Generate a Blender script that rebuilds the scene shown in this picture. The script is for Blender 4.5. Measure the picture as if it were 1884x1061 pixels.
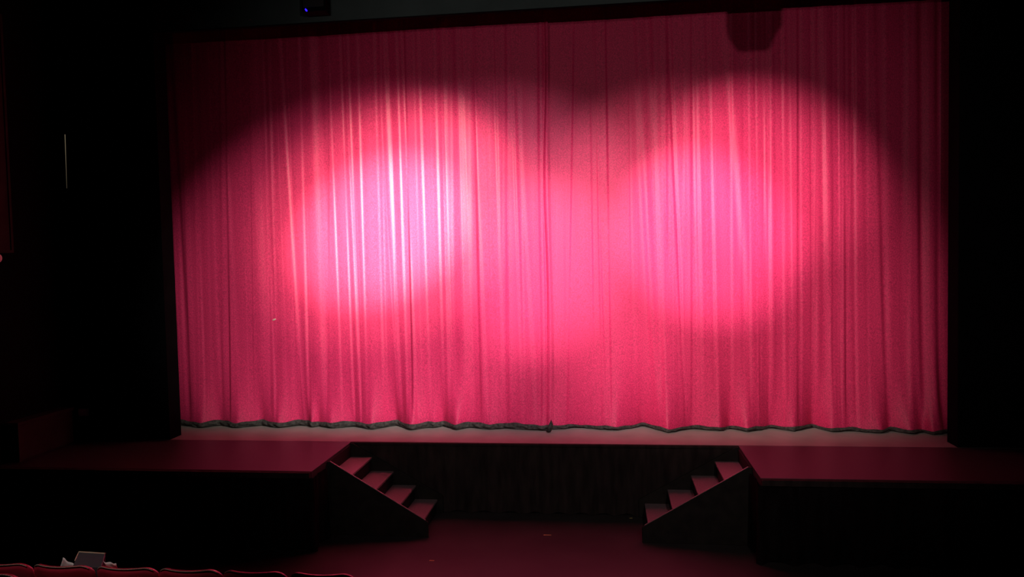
import bpy, bmesh, math, random
import numpy as np
from mathutils import Vector, Matrix

for o in list(bpy.data.objects):
    bpy.data.objects.remove(o)
SC = bpy.context.scene
COL = SC.collection

# ------------------------------------------------------------------ camera
def add_camera():
    cam = bpy.data.cameras.new('camera')
    ob = bpy.data.objects.new('camera', cam)
    COL.objects.link(ob)
    yaw, pit, rol = 0.12408, 0.04442, 0.02134
    fw = Vector((-math.sin(yaw)*math.cos(pit), math.cos(yaw)*math.cos(pit), -math.sin(pit)))
    r = Vector((math.cos(yaw), math.sin(yaw), 0)); u = r.cross(fw)
    c, s = math.cos(rol), math.sin(rol)
    r2 = c*r - s*u; u2 = s*r + c*u
    m = Matrix((r2, u2, -fw)).transposed().to_4x4()
    m.translation = Vector((0.8709, -11.3195, 2.6571))
    ob.matrix_world = m
    cam.sensor_width = 36.0
    cam.sensor_fit = 'HORIZONTAL'
    cam.lens = 1383.2/1884*36.0
    cam.clip_start = 0.05; cam.clip_end = 100
    SC.camera = ob
add_camera()

# ------------------------------------------------------------------ colour management and world
vs = SC.view_settings
vs.view_transform = 'Standard'; vs.look = 'None'; vs.gamma = 1.0; vs.use_curve_mapping = False
vs.exposure = 0.0
W = bpy.data.worlds.new('dark_house'); SC.world = W
W.use_nodes = True
bg = W.node_tree.nodes['Background']
bg.inputs[0].default_value = (0.6, 0.7, 1.0, 1)
bg.inputs[1].default_value = 0.0006

# ------------------------------------------------------------------ stage lights hung in the house
def spot(name, loc, tgt, power, deg, blend, color=(1, 1, 1), radius=0.08):
    l = bpy.data.lights.new(name, 'SPOT')
    l.energy = power; l.spot_size = math.radians(deg); l.spot_blend = blend
    l.color = color; l.shadow_soft_size = radius
    o = bpy.data.objects.new(name, l); COL.objects.link(o)
    o.location = loc
    o.rotation_euler = (Vector(tgt)-Vector(loc)).to_track_quat('-Z', 'Y').to_euler()
    return o
cool = (1.0, 1.0, 0.92); warm = (1.0, 0.82, 0.78); mid = (1.0, 0.85, 0.95); hot = (1.0, 1.35, 0.80)
HOUSE_LIGHTS = [   # position, aim, watts, beam degrees, softness, colour
    ((3.4, -9.6, 6.6), (-2.62, 0, 2.36), 4000, 29.8, 0.62, cool),
    ((2.1, -9.6, 6.6), (-1.0, 0, 1.75), 3600, 38.5, 0.83, mid),
    ((-2.8, -9.6, 6.6), (2.18, 0, 2.28), 6000, 30.6, 1.0, warm),
    ((4.15, -9.6, 6.7), (-2.28, 0, 3.25), 12500, 19.4, 0.98, hot),
    ((-2.1, -9.6, 6.7), (2.26, 0, 2.91), 12216, 14.8, 0.95, mid),
    ((-3.5, -9.6, 6.7), (3.05, 0, 3.80), 7200, 14.5, 1.0, warm),
    ((2.8, -9.6, 6.7), (-0.10, 0, 2.50), 7000, 16.0, 1.0, mid),
    ((4.95, -9.6, 6.7), (-2.50, 0, 3.10), 42000, 12.0, 1.0, hot),
]
CUT_Y = -0.42                  # added barn doors, unseen, end the beams here on the stage floor
for L in HOUSE_LIGHTS:
    spot('spotlight', *L, radius=0.012)
# dim house wash
spot('house_wash', (2.5, -11.6, 4.9), (0.63, 0, 2.9), 360, 63.5, 0.67, (1.0, 0.82, 0.82), 0.05)
spot('house_wash', (-3.0, -11.6, 5.3), (0.9, 0, 3.2), 230, 60, 0.8, (1.0, 0.82, 0.82), 0.05)  # second fill, added to lift the shadows left by the first
# unseen fill lamp added to brighten the left seats and papers
spot('seat_fill', (-3.1, -9.2, 7.2), (-3.0, -6.2, 0.2), 430, 20, 1.0, (1.0, 0.9, 0.85), 0.1)

# ------------------------------------------------------------------ materials
def mat(name, base, rough=0.8, spec=0.3, sheen=0.0, noise=None, bump=None, metallic=0.0, emit=None, coat=0.0, nscale=(1, 1, 1)):
    m = bpy.data.materials.new(name); m.use_nodes = True
    nt = m.node_tree; b = nt.nodes['Principled BSDF']
    b.inputs['Base Color'].default_value = (*base, 1)
    b.inputs['Roughness'].default_value = rough
    b.inputs['Specular IOR Level'].default_value = spec
    b.inputs['Sheen Weight'].default_value = sheen
    b.inputs['Metallic'].default_value = metallic
    b.inputs['Coat Weight'].default_value = coat
    if emit:
        b.inputs['Emission Color'].default_value = (*emit[0], 1)
        b.inputs['Emission Strength'].default_value = emit[1]
    tc = nt.nodes.new('ShaderNodeTexCoord')
    mp = nt.nodes.new('ShaderNodeMapping'); mp.inputs['Scale'].default_value = nscale
    nt.links.new(tc.outputs['Object'], mp.inputs['Vector'])
    if noise:                       # (scale, amount)
        n = nt.nodes.new('ShaderNodeTexNoise'); n.inputs['Scale'].default_value = noise[0]; n.inputs['Detail'].default_value = 3
        nt.links.new(mp.outputs[0], n.inputs['Vector'])
        r = nt.nodes.new('ShaderNodeMapRange')
        r.inputs['From Min'].default_value = 0.3; r.inputs['From Max'].default_value = 0.7
        r.inputs['To Min'].default_value = 1-noise[1]; r.inputs['To Max'].default_value = 1+noise[1]
        nt.links.new(n.outputs[0], r.inputs['Value'])
        mx = nt.nodes.new('ShaderNodeVectorMath'); mx.operation = 'SCALE'
        mx.inputs[0].default_value = base
        nt.links.new(r.outputs[0], mx.inputs['Scale'])
        nt.links.new(mx.outputs[0], b.inputs['Base Color'])
    if bump:                        # (scale, strength, distance)
        n = nt.nodes.new('ShaderNodeTexNoise'); n.inputs['Scale'].default_value = bump[0]; n.inputs['Detail'].default_value = 2
        nt.links.new(mp.outputs[0], n.inputs['Vector'])
        bp = nt.nodes.new('ShaderNodeBump'); bp.inputs['Strength'].default_value = bump[1]; bp.inputs['Distance'].default_value = bump[2]
        nt.links.new(n.outputs[0], bp.inputs['Height'])
        nt.links.new(bp.outputs[0], b.inputs['Normal'])
    return m

M = {}
M['velvet'] = mat('red_velvet', (0.60, 0.027, 0.105), rough=0.50, spec=0.24, noise=(70, 0.30), bump=(120, 0.5, 0.004), nscale=(1, 1, 0.8))
M['hem'] = mat('grey_canvas_hem', (0.050, 0.046, 0.040), rough=0.9, spec=0.1, noise=(25, 0.5), bump=(30, 0.6, 0.01))
M['stage'] = mat('pale_stage_floor', (0.32, 0.285, 0.25), rough=0.45, spec=0.45, noise=(3, 0.08), bump=(60, 0.1, 0.002))
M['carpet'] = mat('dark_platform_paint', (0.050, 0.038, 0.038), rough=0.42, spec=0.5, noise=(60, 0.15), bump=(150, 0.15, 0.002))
M['tread'] = mat('tread_paint', (0.30, 0.21, 0.22), rough=0.38, spec=0.8, noise=(40, 0.15), bump=(150, 0.15, 0.002))  # paler than the platform paint
M['pit'] = mat('dark_pit_floor', (0.050, 0.042, 0.040), rough=0.45, spec=0.4, noise=(2.2, 0.18), bump=(150, 0.12, 0.002))
M['black_paint'] = mat('black_painted_wood', (0.018, 0.015, 0.012), rough=0.7, spec=0.2, noise=(8, 0.3))
M['black_cloth'] = mat('black_cloth', (0.030, 0.022, 0.020), rough=0.95, spec=0.08, noise=(10, 0.4), nscale=(1, 1, .2))
M['dark_cloth'] = mat('dull_black_cloth', (0.010, 0.008, 0.008), rough=0.98, spec=0.02, noise=(10, 0.4), nscale=(1, 1, .2))
M['wall'] = mat('black_wall', (0.004, 0.004, 0.0045), rough=0.9, spec=0.03, noise=(3, 0.2))
M['header'] = mat('grey_header_paint', (0.055, 0.076, 0.070), rough=0.85, spec=0.1, noise=(2, 0.12))
M['brown'] = mat('brown_panel', (0.026, 0.015, 0.013), rough=0.8, spec=0.2, noise=(5, 0.2))
M['pale'] = mat('pale_plastic', (0.75, 0.75, 0.70), rough=0.5, noise=(20, 0.05))
M['brass'] = mat('brass_rod', (0.55, 0.42, 0.22), rough=0.35, metallic=0.7, noise=(20, 0.1))
M['black_plastic'] = mat('black_plastic', (0.010, 0.010, 0.011), rough=0.5, spec=0.4, noise=(20, 0.1))
M['mesh'] = mat('speaker_grille', (0.02, 0.02, 0.02), rough=0.7, noise=(300, 0.5))
M['led'] = mat('blue_led', (0.02, 0.02, 0.5), emit=((0.012, 0.004, 1.0), 6.0), noise=(5, 0.01))
M['seat'] = mat('red_seat_shell', (0.42, 0.02, 0.045), rough=0.38, spec=0.5, coat=0.3, noise=(8, 0.1), bump=(60, 0.08, 0.002))
M['seat_cloth'] = mat('red_seat_cloth', (0.35, 0.015, 0.03), rough=0.9, spec=0.1, noise=(60, 0.2))
M['rim_lint'] = mat('pale_rim_highlight_lint', (0.55, 0.38, 0.30), rough=0.35, spec=0.6, noise=(10, 0.1))  # pale tone imitates the highlight on the seat rims; also colours the lint
M['folder'] = mat('dark_grey_board', (0.055, 0.05, 0.06), rough=0.6, noise=(10, 0.1))
M['edge'] = mat('tan_board_edge', (0.55, 0.42, 0.30), rough=0.7, noise=(10, 0.1))
M['paper'] = mat('white_paper', (0.85, 0.85, 0.84), rough=0.8, noise=(12, 0.05))
M['tape'] = mat('yellow_tape', (0.55, 0.42, 0.16), rough=0.6, noise=(12, 0.1))
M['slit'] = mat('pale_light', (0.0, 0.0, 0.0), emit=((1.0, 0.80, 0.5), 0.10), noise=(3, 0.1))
M['trim'] = mat('dark_edge_trim', (0.035, 0.02, 0.018), rough=0.6, spec=0.3, noise=(12, 0.1))

# ------------------------------------------------------------------ helpers
def tag(o, label=None, cat=None, group=None, kind=None):
    if label: o['label'] = label
    if cat: o['category'] = cat
    if group: o['group'] = group
    if kind: o['kind'] = kind
    return o
def empty(name, loc, rz=0.0):
    o = bpy.data.objects.new(name, None); COL.objects.link(o)
    o.empty_display_size = 0.2
    o.location = loc; o.rotation_euler = (0, 0, rz)
    return o
def link(name, bm, m, parent=None, smooth=False, loc=None):
    me = bpy.data.meshes.new(name); bm.to_mesh(me); bm.free()
    me.materials.append(m)
    if smooth:
        for p in me.polygons: p.use_smooth = True
    o = bpy.data.objects.new(name, me); COL.objects.link(o)
    if parent: o.parent = parent
    if loc: o.location = loc
    return o
def box(bm, x0, x1, y0, y1, z0, z1, bevel=0.0, mx=None):
    g = bmesh.ops.create_cube(bm, size=1.0)
    vv = g['verts']
    for v in vv:
        v.co = Vector(((x0+x1)/2+v.co.x*(x1-x0), (y0+y1)/2+v.co.y*(y1-y0), (z0+z1)/2+v.co.z*(z1-z0)))
    if bevel:
        es = list({e for v in vv for e in v.link_edges})
        r = bmesh.ops.bevel(bm, geom=es, offset=bevel, segments=2, profile=0.5, affect='EDGES')
        vv = list({v for f in r['faces'] for v in f.verts} | {v for v in vv if v.is_valid})
    if mx is not None:
        for v in vv: v.co = mx @ v.co
def bx(*a, **k):
    bm = bmesh.new(); box(bm, *a, **k); return bm
def prism(bm, pts, axis, a, b):
    """extrude a 2-D outline (x,z) or (x,y) or (y,z) between a and b on the other axis"""
    def P(p, t):
        if axis == 'y': return (p[0], t, p[1])
        if axis == 'z': return (p[0], p[1], t)
        return (t, p[0], p[1])
    A = [bm.verts.new(P(p, a)) for p in pts]; B = [bm.verts.new(P(p, b)) for p in pts]
    bm.faces.new(A); bm.faces.new(list(reversed(B)))
    n = len(pts)
    for i in range(n):
        bm.faces.new((A[i], B[i], B[(i+1) % n], A[(i+1) % n]))
    bmesh.ops.recalc_face_normals(bm, faces=bm.faces[:])
def tube(bm, p0, p1, r, seg=12, r2=None):
    p0, p1 = Vector(p0), Vector(p1); d = p1-p0
    q = d.to_track_quat('Z', 'Y')
    g = bmesh.ops.create_cone(bm, cap_ends=True, segments=seg, radius1=r, radius2=r if r2 is None else r2, depth=d.length)
    m = Matrix.Translation((p0+p1)/2) @ q.to_matrix().to_4x4()
    for v in g['verts']: v.co = m @ v.co
def grid_mesh(name, V, m, parent=None, smooth=True):
    """V: (rows, cols, 3) array"""
    R, Cn, _ = V.shape
    me = bpy.data.meshes.new(name)
    idx = np.arange(R*Cn).reshape(R, Cn)
    q = np.stack([idx[:-1, :-1], idx[:-1, 1:], idx[1:, 1:], idx[1:, :-1]], -1).reshape(-1, 4)
    me.vertices.add(R*Cn); me.vertices.foreach_set('co', V.astype(np.float32).ravel())
    me.loops.add(q.size); me.loops.foreach_set('vertex_index', q.ravel().astype(np.int32))
    me.polygons.add(len(q)); me.polygons.foreach_set('loop_start', np.arange(0, q.size, 4, dtype=np.int32))
    me.polygons.foreach_set('loop_total', np.full(len(q), 4, dtype=np.int32))
    me.update(calc_edges=True); me.validate()
    me.polygons.foreach_set('use_smooth', np.full(len(q), smooth))
    me.materials.append(m)
    o = bpy.data.objects.new(name, me); COL.objects.link(o)
    if parent: o.parent = parent
    return o
def copy_tree(o, parent=None):
    c = o.copy(); COL.objects.link(c)
    if parent: c.parent = parent
    for ch in list(o.children): copy_tree(ch, c)
    return c

# ------------------------------------------------------------------ the setting
YF, YP = -0.87, -2.38          # stage front, side platform front
FL = -1.0                      # pit floor
XL, XR = -2.83, 2.63           # inner ends of the side platforms
XW = 7.2                       # house side walls
TOP = 6.03                     # underside of the header
tag(link('floor', bx(-8.2, 8.2, -5.3, 2.4, FL-0.1, FL), M['pit']), kind='structure')
tag(link('stage_deck', bx(-XW, XW, YF, 2.4, FL, 0.0), M['stage']), kind='structure')
tag(link('trim_1', bx(XL, XR, YF-0.055, YF, -0.035, -0.003), M['black_cloth']), kind='structure')
tag(link('seating_tier', bx(-8.2, 8.2, -6.62, -5.3, FL-0.1, -0.45), M['pit']), kind='structure')
tag(link('seating_tier', bx(-8.2, 8.2, -7.9, -6.62, FL-0.1, -0.12), M['pit']), kind='structure')
for k in range(7):
    tag(link('seating_tier', bx(-XW, XW, -8.78-0.88*k, -7.9-0.88*k, FL-0.1, 0.2+0.32*k if k < 3 else 0.84), M['pit']), kind='structure')
tag(link('wall_rear', bx(-8.2, 8.2, -14.2, -14, FL, 8.2), M['wall']), kind='structure')
tag(link('wall_left', bx(-8.2, -XW, -14, 2.4, FL, 8.2), M['wall']), kind='structure')
tag(link('wall_right', bx(XW, 8.2, -14, 2.4, FL, 8.2), M['wall']), kind='structure')
tag(link('wall_back', bx(-8.2, 8.2, 2.4, 2.6, FL, 8.2), M['wall']), kind='structure')
bm = bmesh.new()               # proscenium: two piers; header is its own piece
box(bm, -XW, -5.65, YF, YF+0.3, 0.0, 8.2)
tag(link('wall_proscenium_left', bm, M['wall']), kind='structure')
bm = bmesh.new(); box(bm, 5.44, XW, YF, YF+0.3, 0.0, 8.2)
tag(link('wall_proscenium_right', bm, M['wall']), kind='structure')
bm = bmesh.new(); box(bm, -5.65, 5.44, YF, YF+0.06, TOP, 8.2)
tag(link('wall_header', bm, M['header']), kind='structure')
tag(link('ceiling', bx(-8.2, 8.2, -14, 2.6, 8.2, 8.3), M['wall']), kind='structure')

tag(link('trim_3', bx(XL, XR, YF-0.006, YF, FL, -0.036), M['dark_cloth']), kind='structure')
tag(link('shade_strip', bx(-5.65, 5.44, YF-0.004, YF+0.07, TOP-0.012, TOP-0.001), M['wall']), kind='structure')  # black strip added so the header underside shows no bounced light

# ------------------------------------------------------------------ side platforms
def platform(x0, x1, label):
    t = empty('side_platform', ((x0+x1)/2, (YF+YP)/2, FL))
    cx, cy = t.location.x, t.location.y
    o = link('deck_board', bx(x0-cx, x1-cx, YP-cy, YF-cy-0.001, 0.88, 1.0, bevel=0.006), M['carpet'], t)
    for x in np.linspace(x0+0.2, x1-0.2, 4):
        for y in (YP+0.15, YF-0.15):
            link('leg', bx(x-cx-0.04, x-cx+0.04, y-cy-0.04, y-cy+0.04, 0, 0.88), M['black_paint'], t)
    e = link('edge_trim', bx(x0-cx, x1-cx, YP-cy-0.075, YP-cy-0.001, 0.93, 0.996), M['black_cloth'], t)
    tag(t, label, 'platform', 'dark side platforms in front of the stage')
platform(-XW+0.01, XL, 'dark painted side platform left of the pit, beside the staircase that descends to the right')
platform(XR, XW-0.01, 'dark painted side platform right of the pit, beside the staircase that descends to the left')

# ------------------------------------------------------------------ black pleated skirts
def skirt(name, path, zt, zb, wl, amp, seed, label, group=None, m='dark_cloth'):
    """path: list of (x,y) corners; pleats run along it, hem scallops"""
    rnd = random.Random(seed)
    pts = [Vector(p) for p in path]
    L = [0]
    for a, b in zip(pts, pts[1:]): L.append(L[-1]+(b-a).length)
    tot = L[-1]; n = int(tot/0.012)
    ph = [rnd.uniform(0, 6.28) for _ in range(5)]
    rows = 26; V = np.zeros((rows, n+1, 3))
    for i in range(n+1):
        s = tot*i/n
        k = 0
        while k < len(L)-2 and s > L[k+1]: k += 1
        a, b = pts[k], pts[k+1]; d = (b-a).normalized(); p = a+d*(s-L[k]); nn = Vector((d.y, -d.x))
        w = math.sin(2*math.pi*s/wl+ph[0]+0.9*math.sin(s*2.1+ph[1]))+0.45*math.sin(2*math.pi*s/(wl*0.43)+ph[2])
        for r in range(rows):
            z = zt+(zb-zt)*r/(rows-1)
            f = 0.35+0.65*r/(rows-1)
            hz = 0.013*(1+math.sin(2*math.pi*s/wl+ph[0]+0.9*math.sin(s*2.1+ph[1])+math.pi))*(r/(rows-1))**3
            q = p+nn*(w*amp*f)
            V[r, i] = (q.x, q.y, z+hz)
    o = grid_mesh(name, V, M[m])
    return tag(o, label, 'stage skirt', group)
G = 'black cloth skirts hung around the stage and platforms'
skirt('stage_skirt', [(XL+0.03, YF-0.035), (XR-0.03, YF-0.035)], -0.036, FL+0.004, 0.34, 0.013, 1, 'black pleated skirt covering the stage front between the two staircases', G, 'black_cloth')
skirt('stage_skirt', [(-XW+0.02, YP-0.05), (XL+0.03, YP-0.05), (XL+0.03, -1.93)], -0.07, FL+0.004, 0.36, 0.03, 2, 'black pleated skirt hanging from the left side platform', G)
skirt('stage_skirt', [(XR-0.03, -1.93), (XR-0.03, YP-0.05), (XW-0.02, YP-0.05)], -0.07, FL+0.004, 0.42, 0.03, 3, 'black pleated skirt hanging from the right side platform', G)

# ------------------------------------------------------------------ staircases
def staircase(xp, sgn, label):
    """xp: platform end; sgn: +1 steps go down to the right"""
    t = empty('staircase', (xp+sgn*0.67, (YF-0.06-1.86)/2, FL))
    ox, oy = t.location.x, t.location.y
    y0, y1 = -1.84-oy, YF-0.085-oy
    noses = [0.0, 0.305, 0.62, 0.94, 1.25]
    X = lambda d: xp+sgn*d-ox
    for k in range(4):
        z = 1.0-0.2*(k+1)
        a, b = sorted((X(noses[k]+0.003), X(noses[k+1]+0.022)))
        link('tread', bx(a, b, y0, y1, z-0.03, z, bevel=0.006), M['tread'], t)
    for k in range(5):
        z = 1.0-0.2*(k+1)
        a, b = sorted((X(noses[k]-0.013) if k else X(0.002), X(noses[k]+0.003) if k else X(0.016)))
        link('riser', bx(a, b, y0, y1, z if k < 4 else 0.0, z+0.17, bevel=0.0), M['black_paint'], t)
    prof = [(X(0.002), 0.0), (X(0.002), 0.98), (X(0.045), 0.98), (X(1.318), 0.219), (X(1.352), 0.195), (X(1.352), 0.0)]
    for (ya, yb) in ((y0-0.03, y0-0.001), (y1+0.001, y1+0.03)):
        up = 0.0 if ya < y0 else 0.05
        pf = [(a, min(b+up, 0.992) if b > 0.1 else b) for a, b in prof]
        bm = bmesh.new(); prism(bm, pf, 'y', ya, yb)
        bmesh.ops.bevel(bm, geom=bm.edges[:], offset=0.004, segments=1, affect='EDGES')
        link('side_panel', bm, M['black_paint'], t)
        if ya < y0:
            bm = bmesh.new()
            c = [(X(0.045), 0.9805), (X(1.318), 0.2195), (X(1.318), 0.2255), (X(0.045), 0.9865)]
            prism(bm, c, 'y', ya+0.004, yb-0.004)
            link('edge_cap', bm, M['tread'], t)
    tag(t, label, 'staircase', 'wooden staircases into the pit')
staircase(XL, 1, 'black sided staircase with dark treads going down from the left platform')
staircase(XR, -1, 'black sided staircase with dark treads going down from the right platform')

# ------------------------------------------------------------------ the curtain
HEM = [(-6.9, 0.0), (-6.4, -0.1), (-6.15, 0.08), (-5.9, 0.01), (-5.58, -0.12), (-5.34, 0.07), (-4.98, -0.11), (-4.64, 0.09), (-4.3, -0.09), (-4.01, 0.11), (-3.86, 0.07), (-3.76, -0.06), (-3.7, 0.08), (-3.45, -0.09), (-3.11, 0.06), (-2.77, -0.14), (-2.43, 0.15), (-2.14, -0.17), (-1.88, 0.02), (-1.8, -0.01), (-1.68, 0.14), (-1.43, -0.15), (-1.27, 0.04), (-0.91, -0.08), (-0.69, -0.0), (-0.34, -0.08), (-0.13, -0.12), (0.11, -0.08), (0.23, -0.04), (0.4, 0.05), (0.99, -0.14), (1.4, 0.17), (1.74, -0.25), (2.1, 0.01), (2.51, -0.12), (2.67, 0.05), (2.89, -0.17), (3.27, 0.1), (3.56, -0.1), (3.9, 0.18), (4.07, -0.12), (4.35, -0.06), (4.75, -0.18), (4.91, -0.02), (5.13, -0.23), (5.34, -0.08), (5.4, -0.27), (5.67, -0.12), (6.0, -0.2), (6.3, -0.05), (6.7, -0.1)]
# folds measured on the cloth: x at the floor, lean per metre of height, width, strength
FOLDS = [(-0.055, 0.004, 0.03, 1.3), (-0.12, 0.004, 0.02, -1.0), (-5.777, -0.0149, 0.051, -1), (-5.8, 0.0118, 0.026, -0.6), (-5.125, 0.021, 0.021, -1.3), (-5.272, 0.0308, 0.026, -0.5), (-5.288, 0.0029, 0.034, 0.4), (-4.494, -0.0018, 0.094, 0.55), (-4.376, -0.002, 0.026, 0.7), (-4.363, 0.0161, 0.026, 0.5), (-3.922, -0.0295, 0.026, 1), (-3.834, 0.0082, 0.026, 1.2), (-3.558, -0.0003, 0.077, 0.9), (-3.513, 0.0334, 0.017, -0.4), (-3.27, -0.0083, 0.021, 1), (-3.086, -0.0061, 0.021, 1.3), (-2.961, -0.0069, 0.021, 1.2), (-2.86, 0.0026, 0.021, 1.1), (-2.975, -0.012, 0.026, 0.7), (-2.585, 0.0018, 0.026, 0.9), (-2.317, -0.0146, 0.043, 1.3), (-2.208, -0.0018, 0.021, 1.2), (-2.117, 0.0024, 0.021, -1.5), (-2.055, -0.0137, 0.021, 1.1), (-1.844, -0.006, 0.021, 1.1), (-1.629, 0.0, 0.026, 1.2), (-1.548, 0.0147, 0.051, 1), (-1.234, -0.0001, 0.077, 0.8), (-1.197, 0.0141, 0.043, 0.5), (-1.052, 0.0016, 0.026, -1.2), (-0.944, -0.0195, 0.026, 0.6), (-0.699, -0.0046, 0.026, 1), (-0.413, -0.0121, 0.021, 0.8), (-0.208, -0.0348, 0.034, 0.6), (-0.177, 0.0074, 0.034, -0.3), (0.261, 0.0338, 0.026, 1), (0.68, 0.0022, 0.026, 0.8), (0.858, -0.0186, 0.021, 0.7), (0.929, 0.0006, 0.021, 1.2), (0.792, -0.0038, 0.021, -0.8), (1.581, -0.0376, 0.06, 1.1), (1.724, -0.0224, 0.06, 1), (1.753, 0.0119, 0.026, -0.6), (2.018, -0.0337, 0.021, -1), (2.033, -0.0252, 0.021, 0.8), (2.111, 0.0105, 0.021, -0.8), (2.223, -0.0071, 0.021, 0.6), (2.282, -0.0066, 0.034, 0.8), (2.5, -0.0139, 0.026, 0.9), (2.706, 0.0035, 0.026, 0.8), (3.067, -0.0734, 0.06, 0.7), (2.841, 0.0075, 0.026, -0.3), (2.977, -0.0005, 0.021, 0.6), (3.078, -0.0011, 0.021, 0.6), (3.243, -0.0133, 0.026, 0.5), (3.265, -0.0, 0.034, 1), (3.449, -0.0001, 0.026, 0.9), (3.636, 0.0042, 0.021, -1), (3.574, -0.005, 0.021, 0.6), (3.697, 0.0008, 0.021, 0.6), (3.894, -0.0035, 0.043, 0.6), (4.091, -0.0162, 0.051, 1), (4.123, 0.0022, 0.026, -0.5), (4.306, -0.0009, 0.021, -1.1), (4.465, -0.0042, 0.026, 1.2), (4.626, -0.0155, 0.043, -0.3), (4.87, -0.0241, 0.034, -0.9), (4.928, -0.015, 0.043, 0.4), (5.162, -0.002, 0.043, 0.7), (5.347, -0.0067, 0.043, -1.6), (5.413, -0.0055, 0.043, 0.6), (5.567, -0.0037, 0.051, -1.6), (5.663, -0.0091, 0.034, 0.5)]
rnd = random.Random(7)
SLOPE = 0.66
FINE = [(rnd.uniform(-6.6, 6.4), rnd.gauss(0, 0.012), rnd.choice((0.009, 0.012, 0.02, 0.035)), rnd.gauss(0.08, 0.26)) for _ in range(230)]
NX = 2900
GX = np.linspace(-6.8, 6.6, NX); DX = GX[1]-GX[0]
hx = np.array([h[0] for h in HEM]); hy = np.array([h[1] for h in HEM])
def gsmooth(a, sig):
    n = max(1, int(3*sig/DX)); k = np.exp(-0.5*(np.arange(-n, n+1)*DX/sig)**2); k /= k.sum()
    return np.convolve(np.pad(a, n, mode='edge'), k, mode='valid')
BASE = np.interp(GX, hx, hy)
ZTOP = 6.75
def erfish(u): return np.tanh(1.2*u)
def row_y(z):
    """depth of the cloth along GX at height z"""
    s = np.zeros(NX)
    for j, (x0, k, w, a) in enumerate(FOLDS+FINE):
        w = 0.85*w
        xc = x0+k*z
        sg = 1.0 if xc < 1.0 else -1.0
        vary = 0.78+0.30*math.sin(z*1.1+j*1.7)+0.12*math.sin(z*2.7+j*0.9)
        amp = SLOPE*a*sg*vary
        wc = max(0.09, 3.2*w)
        # a turned face of the fold, closed again over a wider shallow return
        s += amp*(np.exp(-((GX-xc)/w)**2)-(w/wc)*np.exp(-((GX-xc-0.5*w)/wc)**2))
    s = np.clip(s, -1.1, 1.1)
    y = np.cumsum(s)*DX
    y -= gsmooth(y, 0.6)
    y *= 0.35+0.65*min(1, max(0, (z-0.02)/0.35)) if z < 0.4 else 1.0
    sm = 0.02+0.10*min(z, 2.0)
    y += gsmooth(BASE, sm)*(0.93*math.exp(-z/0.5)+0.07)
    # slow billow
    y += 0.03*np.sin(GX*1.35+0.5)*min(1, z/2)
    return y
ZS = np.concatenate([np.linspace(0.005, 0.15, 6), np.linspace(0.22, 1.2, 9), np.linspace(1.4, ZTOP, 30)])
ROWS = np.array([row_y(z) for z in ZS])
def hem_height(x):
    """top edge of the dark hem band above the floor"""
    b = 0.085 if x < 0.05 else 0.05
    return b+0.008*math.sin(x*9.1)+0.006*math.sin(x*23.0+1)
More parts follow.
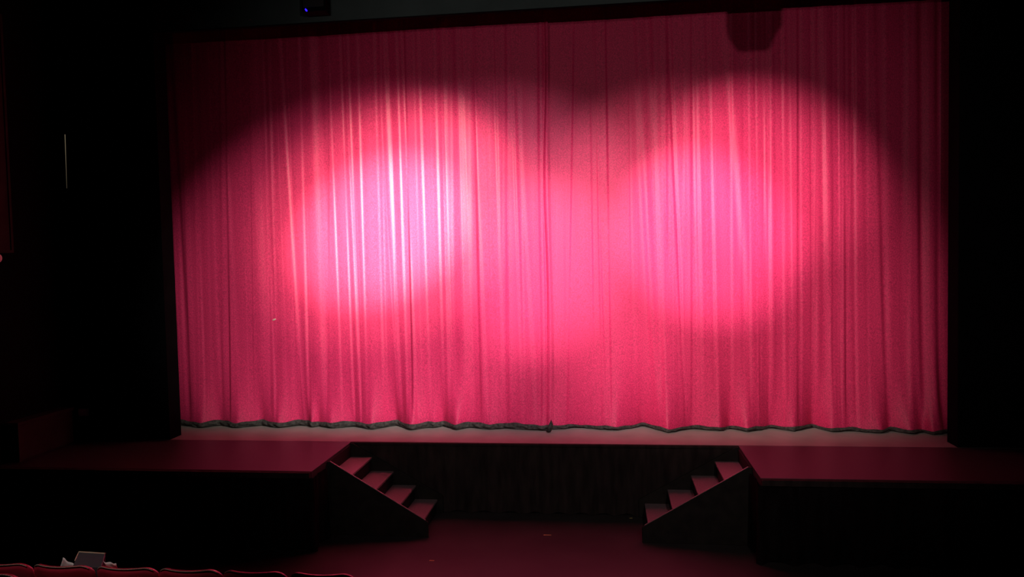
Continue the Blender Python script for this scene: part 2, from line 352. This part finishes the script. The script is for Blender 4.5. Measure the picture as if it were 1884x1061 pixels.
def make_curtain(x0, x1, label, off, lead):
    root = empty('stage_curtain', ((x0+x1)/2, 0, 0)); ox = root.location.x
    m = (GX >= x0-1e-6) & (GX <= x1+1e-6); xs = GX[m]
    Y = ROWS[:, m].copy()+off
    XX = np.repeat(xs[None, :], len(ZS), 0).copy()
    ZZ = np.repeat(ZS[:, None], len(xs), 1).copy()
    if lead:    # leading edge rolls forward as a narrow returned pleat
        for r in range(len(ZS)):
            wv = 0.085-0.03*(ZS[r]/6)+0.012*math.sin(ZS[r]*2.1)
            e = x1+0.0*ZS[r]-xs
            t = np.clip(e/wv, 0, 1)
            Y[r] -= 0.045*np.where(e < wv*1.0, np.sin(np.pi*np.clip(t*0.72+0.28, 0, 1)), 0)
            XX[r] += (0.006*ZS[r]+0.012*math.sin(ZS[r]*1.3))*np.clip(1-e/0.4, 0, 1)
    # cloth above the hem band
    low = np.array([hem_height(x) for x in xs])
    Zr = low[None, :]+(ZTOP-low[None, :])*((ZZ-ZS[0])/(ZTOP-ZS[0]))
    V = np.stack([XX-ox, Y, Zr], -1)
    grid_mesh('drape', V, M['velvet'], root)
    # hem band: crumpled canvas, a little proud of the cloth
    nr = 9; step = 2
    xs2 = XX[0, ::step]; y0 = Y[0, ::step]
    H = np.zeros((nr, len(xs2), 3)); rr = random.Random(3)
    ph = [rr.uniform(0, 6) for _ in range(8)]
    for i in range(nr):
        t = i/(nr-1)
        z = 0.006+(np.array([hem_height(x) for x in xs2])+0.006-0.006)*t
        cr = 0.010*np.sin(xs2*31+ph[0]+5*t+2*np.sin(xs2*7))+0.008*np.sin(xs2*13+ph[1]-7*t)+0.005*np.sin(xs2*57+ph[2]+9*t)
        H[i, :, 0] = xs2-ox
        H[i, :, 1] = y0-0.012-0.028*math.sin(math.pi*t)+cr*math.sin(math.pi*min(1, t+0.15))
        H[i, :, 2] = z+0.004*np.sin(xs2*11+ph[3])*(1-t)+0.004
    hem = grid_mesh('hem', H, M['hem'], root)
    hem['label'] = 'dark grey canvas hem band'
    if lead:    # the hem of the turned-in pleat shows as a pointed tip
        bm = bmesh.new()
        pts = [(-0.075, 0.05), (-0.045, 0.10), (-0.005, 0.185), (0.015, 0.12), (0.01, 0.05), (-0.03, -0.0), (-0.065, 0.02)]
        prism(bm, [(x1-ox+a, max(0.004, b)) for a, b in pts], 'y', Y[0, -1]-0.14, Y[0, -1]-0.02)
        bmesh.ops.bevel(bm, geom=bm.edges[:], offset=0.012, segments=2, affect='EDGES')
        tp = link('hem_tip', bm, M['hem'], root, smooth=True)
        bm = bmesh.new(); bmesh.ops.create_icosphere(bm, subdivisions=2, radius=0.03)
        for v in bm.verts: v.co = Vector((v.co.x*1.1-4.36-ox, v.co.y*0.25+float(np.interp(-4.36, GX, row_y(1.71)))+off-0.008, v.co.z*0.45+1.714+v.co.x*0.35))
        mk = link('lint', bm, M['rim_lint'], root, smooth=True); mk['label'] = 'small pale piece of lint on the cloth'
    return tag(root, label, 'curtain', 'red velvet house curtains')
make_curtain(-6.75, 0.035, 'left half of the closed red velvet stage curtain, its edge lapping over the other', 0.0, True)
make_curtain(-0.25, 6.5, 'right half of the closed red velvet stage curtain, tucked behind the centre edge', 0.055, False)
# curtain track above the opening, behind the header
bm = bmesh.new(); box(bm, -6.7, 6.6, -0.04, 0.12, 6.76, 6.84)
for x in np.linspace(-6.3, 6.3, 8): tube(bm, (x, 0.04, 6.84), (x, 0.04, 8.2), 0.012, 8)
tag(link('curtain_track', bm, M['black_paint']), 'black curtain track hidden behind the header', 'curtain track')

# ------------------------------------------------------------------ things on the left wall and header
t = empty('acoustic_panel', (-XW+0.01, -2.78, 2.83))
link('panel_board', bx(0.0, 0.06, -0.8, 0.8, 0, 3.2, bevel=0.008), M['brown'], t)
bm = bmesh.new()
for z in (0.0, 3.16): box(bm, 0.06, 0.075, -0.8, 0.8, z, z+0.04)
for y in (-0.8, 0.76): box(bm, 0.06, 0.075, y, y+0.04, 0.04, 3.16)
link('panel_frame', bm, M['brown'], t)
tag(t, 'tall brown panel hanging on the left side wall', 'wall panel')
t = empty('wall_lamp', (-XW, -2.33, 2.76))
bm = bmesh.new(); tube(bm, (0, 0, 0), (0.04, 0, 0), 0.05, 16); tube(bm, (0.03, 0, 0), (0.12, 0, 0), 0.012, 8)
link('bracket', bm, M['black_plastic'], t)
bm = bmesh.new(); bmesh.ops.create_uvsphere(bm, u_segments=20, v_segments=12, radius=0.06)
for v in bm.verts: v.co = Vector((v.co.x+0.13, v.co.y, v.co.z*1.1))
link('globe', bm, M['pale'], t, smooth=True)
tag(t, 'small unlit pale globe lamp on the wall below the tall brown panel', 'wall lamp')
t = empty('storage_bench', (-XW+0.11, -1.68, 0.0))
link('body', bx(-0.09, 0.09, -0.52, 0.52, 0.03, 0.5, bevel=0.006), M['brown'], t)
link('lid', bx(-0.095, 0.11, -0.54, 0.54, 0.503, 0.55, bevel=0.006), M['brown'], t)
link('plinth', bx(-0.08, 0.07, -0.5, 0.5, 0.0, 0.028), M['black_paint'], t)
tag(t, 'low brown box bench on the left platform against the side wall', 'bench')
t = empty('switch_box', (-7.02, YF, 0.36))
link('cover', bx(-0.07, 0.07, -0.05, 0.0, 0, 0.11, bevel=0.006), M['pale'], t)
bm = bmesh.new(); box(bm, -0.03, 0.03, -0.06, -0.051, 0.035, 0.075, bevel=0.003)
link('switch', bm, M['pale'], t)
tag(t, 'small pale switch box low on the wall beside the brown box bench', 'switch box')
bm = bmesh.new(); tube(bm, (-0.012, -0.01, 0), (0, -0.01, 0.80), 0.0015, 8, 0.006)  # glowing tube stands for the line of light, tapered to imitate its fade
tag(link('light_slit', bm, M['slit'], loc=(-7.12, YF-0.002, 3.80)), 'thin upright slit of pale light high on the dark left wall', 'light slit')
t = empty('wall_speaker', (-3.10, YF-0.13, 6.10))
link('cabinet', bx(-0.17, 0.17, -0.11, 0.11, 0.0, 0.42, bevel=0.012), M['wall'], t)
link('grille', bx(-0.15, 0.15, -0.118, -0.111, 0.06, 0.40, bevel=0.002), M['mesh'], t)
link('mounting_bracket', bx(-0.05, 0.05, 0.111, 0.13, 0.12, 0.3), M['black_plastic'], t)
bm = bmesh.new(); bmesh.ops.create_uvsphere(bm, u_segments=12, v_segments=8, radius=0.02)
for v in bm.verts: v.co = Vector((v.co.x*0.62-v.co.z*0.55-0.105, v.co.y*0.4-0.118, v.co.z*1.0+0.022))
l = link('indicator_light', bm, M['led'], t, smooth=True); l['label'] = 'glowing blue indicator light'
tag(t, 'small black box with a blue indicator light on the dark header above the curtain', 'speaker')

# loudspeaker hung over the seats: its shadow lies on the upper right of the curtain
t = empty('hanging_speaker', (2.81, -5.0, 5.26))
bm = bmesh.new(); prism(bm, [(-0.12, 0.0), (0.12, 0.0), (0.16, 0.10), (0.215, 0.18), (0.215, 0.52), (-0.215, 0.52), (-0.215, 0.18), (-0.19, 0.10)], 'y', -0.18, 0.18)
bmesh.ops.bevel(bm, geom=bm.edges[:], offset=0.008, segments=1, affect='EDGES')
link('cabinet', bm, M['black_plastic'], t)
link('grille', bx(-0.18, 0.18, -0.19, -0.181, 0.19, 0.50), M['mesh'], t)
bm = bmesh.new(); tube(bm, (0, 0, 0.52), (0, 0, 3.0), 0.02, 10); tube(bm, (0, 0, 2.96), (0, 0, 3.0), 0.08, 16)
link('hanging_pole', bm, M['black_paint'], t)
tag(t, 'black loudspeaker hung on a pole from the ceiling over the seats', 'loudspeaker')

# theatre lanterns on a pipe over the seats, where the spotlights sit
pipe_z = 7.15
bm = bmesh.new(); tube(bm, (-5, -9.7, pipe_z), (6, -9.7, pipe_z), 0.03, 12)
tag(link('lighting_pipe', bm, M['black_paint']), 'long black lighting pipe above the seats', 'pipe')
for i, L in enumerate(HOUSE_LIGHTS):
    p = Vector(L[0]); d = (Vector(L[1])-p).normalized()
    t = empty('stage_lantern', p)
    bm = bmesh.new(); tube(bm, -d*0.5, -d*0.03, 0.12, 20, 0.10); tube(bm, -d*0.56, -d*0.5, 0.07, 20, 0.12)
    link('housing', bm, M['black_plastic'], t)
    bm = bmesh.new(); side = d.cross(Vector((0, 0, 1))).normalized()
    top = Vector((-d.x*0.3, -9.7-p.y, pipe_z-0.05-p.z))
    for s_ in (-1, 1): tube(bm, side*0.15*s_-d*0.28, side*0.15*s_+top*0.75-d*0.07, 0.012, 8)
    tube(bm, side*-0.15+top*0.75-d*0.07, side*0.15+top*0.75-d*0.07, 0.012, 8); tube(bm, top*0.75-d*0.07, top, 0.015, 8)
    link('yoke', bm, M['black_paint'], t)
    yy = 0.30; zc = -yy*p.z/((CUT_Y if L[5] is not warm else CUT_Y-0.35)-p.y); xc = d.x/d.y*yy
    bm = bmesh.new(); box(bm, xc-0.22, xc+0.22, yy, yy+0.004, zc-0.17, zc)  # unseen plate added to cut the beam off below the stage floor
    link('added_barn_door', bm, M['black_paint'], t)
    tag(t, 'black stage lantern with an added barn door, aimed at the red curtain', 'stage light', 'stage lanterns on the pipe over the seats')

# ------------------------------------------------------------------ marks on the pit floor
def tape(x, y, l, rz, label):
    bm = bmesh.new(); box(bm, -l/2, l/2, -0.012, 0.012, 0, 0.002)
    o = link('tape_strip', bm, M['tape'], loc=(x, y, FL+0.001)); o.rotation_euler = (0, 0, rz)
    tag(o, label, 'tape', 'bits of tape on the pit floor')
tape(0.066, -1.69, 0.10, 0.06, 'short yellow tape mark on the floor in the middle of the pit')
tape(-1.26, -2.607, 0.06, 0.0, 'tiny yellow tape mark on the floor in front of the left staircase')
tape(1.166, -0.99, 0.04, 0.3, 'tiny yellow tape mark on the floor at the foot of the right staircase')

# ------------------------------------------------------------------ theatre seats
def make_seat():
    root = empty('theater_seat', (0, 0, 0))
    # backrest: shell hollow towards the stage, rounded top corners
    nx, nz = 26, 14; w, h = 0.245, 0.62
    def surf(u, v, off):
        """u across -1..1, v up 0..1; off thickness towards the sitter"""
        top = h-0.055*max(0, (abs(u)-0.62)/0.38)**2.2*1.0
        x = u*w; z = 0.25+v*top
        y = 0.075*u*u-0.16*v+0.08
        return Vector((x, y+off, z))
    bm = bmesh.new(); A = []; B = []
    for j in range(nz+1):
        ra, rb = [], []
        for i in range(nx+1):
            u = -1+2*i/nx; v = j/nz
            e = max(0, (v-0.93)/0.07)
            ed = max(0, (abs(u)-0.94)/0.06)
            th = 0.022*(1-0.5*e*e)*(1-0.5*ed)
            ra.append(bm.verts.new(surf(u, v, -th))); rb.append(bm.verts.new(surf(u, v, th)))
        A.append(ra); B.append(rb)
    for j in range(nz):
        for i in range(nx):
            bm.faces.new((A[j][i], A[j][i+1], A[j+1][i+1], A[j+1][i]))
            bm.faces.new((B[j][i+1], B[j][i], B[j+1][i], B[j+1][i+1]))
    for i in range(nx):
        bm.faces.new((A[nz][i], A[nz][i+1], B[nz][i+1], B[nz][i])); bm.faces.new((A[0][i+1], A[0][i], B[0][i], B[0][i+1]))
    for j in range(nz):
        bm.faces.new((A[j][0], A[j+1][0], B[j+1][0], B[j][0])); bm.faces.new((A[j+1][nx], A[j][nx], B[j][nx], B[j+1][nx]))
    bmesh.ops.recalc_face_normals(bm, faces=bm.faces[:])
    back = link('backrest', bm, M['seat'], root, smooth=True)
    bm = bmesh.new()     # pale rim along the rear top edge, its highlight put into colour
    pts = [surf(-1+2*i/40, 1.0, -0.014)+Vector((0, 0, 0.001)) for i in range(2, 39)]
    for a, b in zip(pts, pts[1:]): tube(bm, a, b, 0.0032, 6)
    r = link('rim', bm, M['rim_lint'], back, smooth=True); r['label'] = 'painted pale highlight along the top edge'
    bm = bmesh.new(); box(bm, -0.215, 0.215, 0.03, 0.47, 0.38, 0.46, bevel=0.03)
    link('seat_cushion', bm, M['seat_cloth'], root, smooth=True)
    link('seat_pan', bx(-0.21, 0.21, 0.0, 0.45, 0.345, 0.379, bevel=0.01), M['seat'], root)
    for s in (-1, 1):
        bm = bmesh.new(); box(bm, s*0.233-0.013, s*0.233+0.013, 0.09, 0.40, 0.60, 0.635, bevel=0.008)
        box(bm, s*0.233-0.01, s*0.233+0.01, 0.10, 0.14, 0.0, 0.60); box(bm, s*0.233-0.01, s*0.233+0.01, 0.02, 0.30, 0.0, 0.02)
        box(bm, s*0.233-0.009, s*0.233+0.009, 0.14, 0.26, 0.30, 0.37)
        link('armrest', bm, M['black_paint'], root)
    return root
seat_x = [-3.71, -3.205, -2.69, -2.19, -1.69, -1.18]
desc = ['red theatre seat at the left end, cut by the picture edge',
        'red theatre seat with the dark grey case sitting on it',
        'red theatre seat with the small white paper showing over its left shoulder',
        'red theatre seat in the row, next on the right after the one holding white paper',
        'red theatre seat in the row, fully seen and farthest to the right',
        'red theatre seat of which only the topmost corner shows, rightmost of the row']
proto = make_seat()
GS = 'red theatre seats in the row at the bottom'
for i, x in enumerate(seat_x):
    o = proto if i == 0 else copy_tree(proto)
    o.location = (x, -6.22, -0.45)
    tag(o, desc[i], 'seat', GS)
o = copy_tree(proto); o.location = (-3.03, -7.12, -0.12)
tag(o, 'red theatre seat of the nearer row, its top peeping in at the bottom left corner', 'seat', GS)

# ------------------------------------------------------------------ things left on the seats
t = empty('carry_case', (-3.20, -6.0, 0.012))
bm = bmesh.new()     # body: top rises a little towards the stage
back = [(-0.001, -0.14, 0.0), (0.236, -0.14, 0.0), (0.236, -0.14, 0.345), (-0.001, -0.14, 0.345)]
front = [(-0.09, 0.05, 0.0), (0.135, 0.05, 0.0), (0.135, 0.05, 0.368), (-0.09, 0.05, 0.375)]
A = [bm.verts.new(v) for v in back]; B = [bm.verts.new(v) for v in front]
bm.faces.new(A); bm.faces.new(list(reversed(B)))
for i in range(4): bm.faces.new((A[i], B[i], B[(i+1) % 4], A[(i+1) % 4]))
bmesh.ops.recalc_face_normals(bm, faces=bm.faces[:])
bmesh.ops.bevel(bm, geom=bm.edges[:], offset=0.004, segments=1, affect='EDGES')
link('body', bm, M['folder'], t)
bm = bmesh.new(); tube(bm, (-0.09, 0.05, 0.377), (0.135, 0.05, 0.370), 0.006, 8); tube(bm, (-0.09, 0.05, 0.377), (-0.035, -0.07, 0.358), 0.004, 8)
e = link('edging', bm, M['edge'], t); e['label'] = 'thin tan edging'
tag(t, 'dark grey case with a sloping top and tan edge sitting in a red seat', 'case')
def sheet(x, y, z, w, h, rx, ry, rz, label, seed):
    rr = random.Random(seed); n, m = 14, 18
    V = np.zeros((m, n, 3)); a, b = rr.uniform(0, 6), rr.uniform(0, 6)
    for j in range(m):
        for i in range(n):
            u, v = i/(n-1), j/(m-1)
            V[j, i] = ((u-0.5)*w, 0.012*math.sin(u*3+a)+0.008*math.sin(u*9+v*7+b), v*h)
    o = grid_mesh('paper_sheet', V, M['paper'])
    sd = o.modifiers.new('Solidify', 'SOLIDIFY'); sd.thickness = 0.0015
    o.location = (x, y, z); o.rotation_euler = (math.radians(rx), math.radians(ry), math.radians(rz))
    tag(o, label, 'paper', 'white papers left on the seats')
sheet(-3.42, -6.02, 0.015, 0.13, 0.385, 12, 22, 6, 'crumpled white paper sticking out left of the dark grey case', 4)
sheet(-2.90, -5.99, 0.015, 0.115, 0.42, 22, 2, 0, 'small white paper right of the dark grey case, peeping over a seatback', 9)
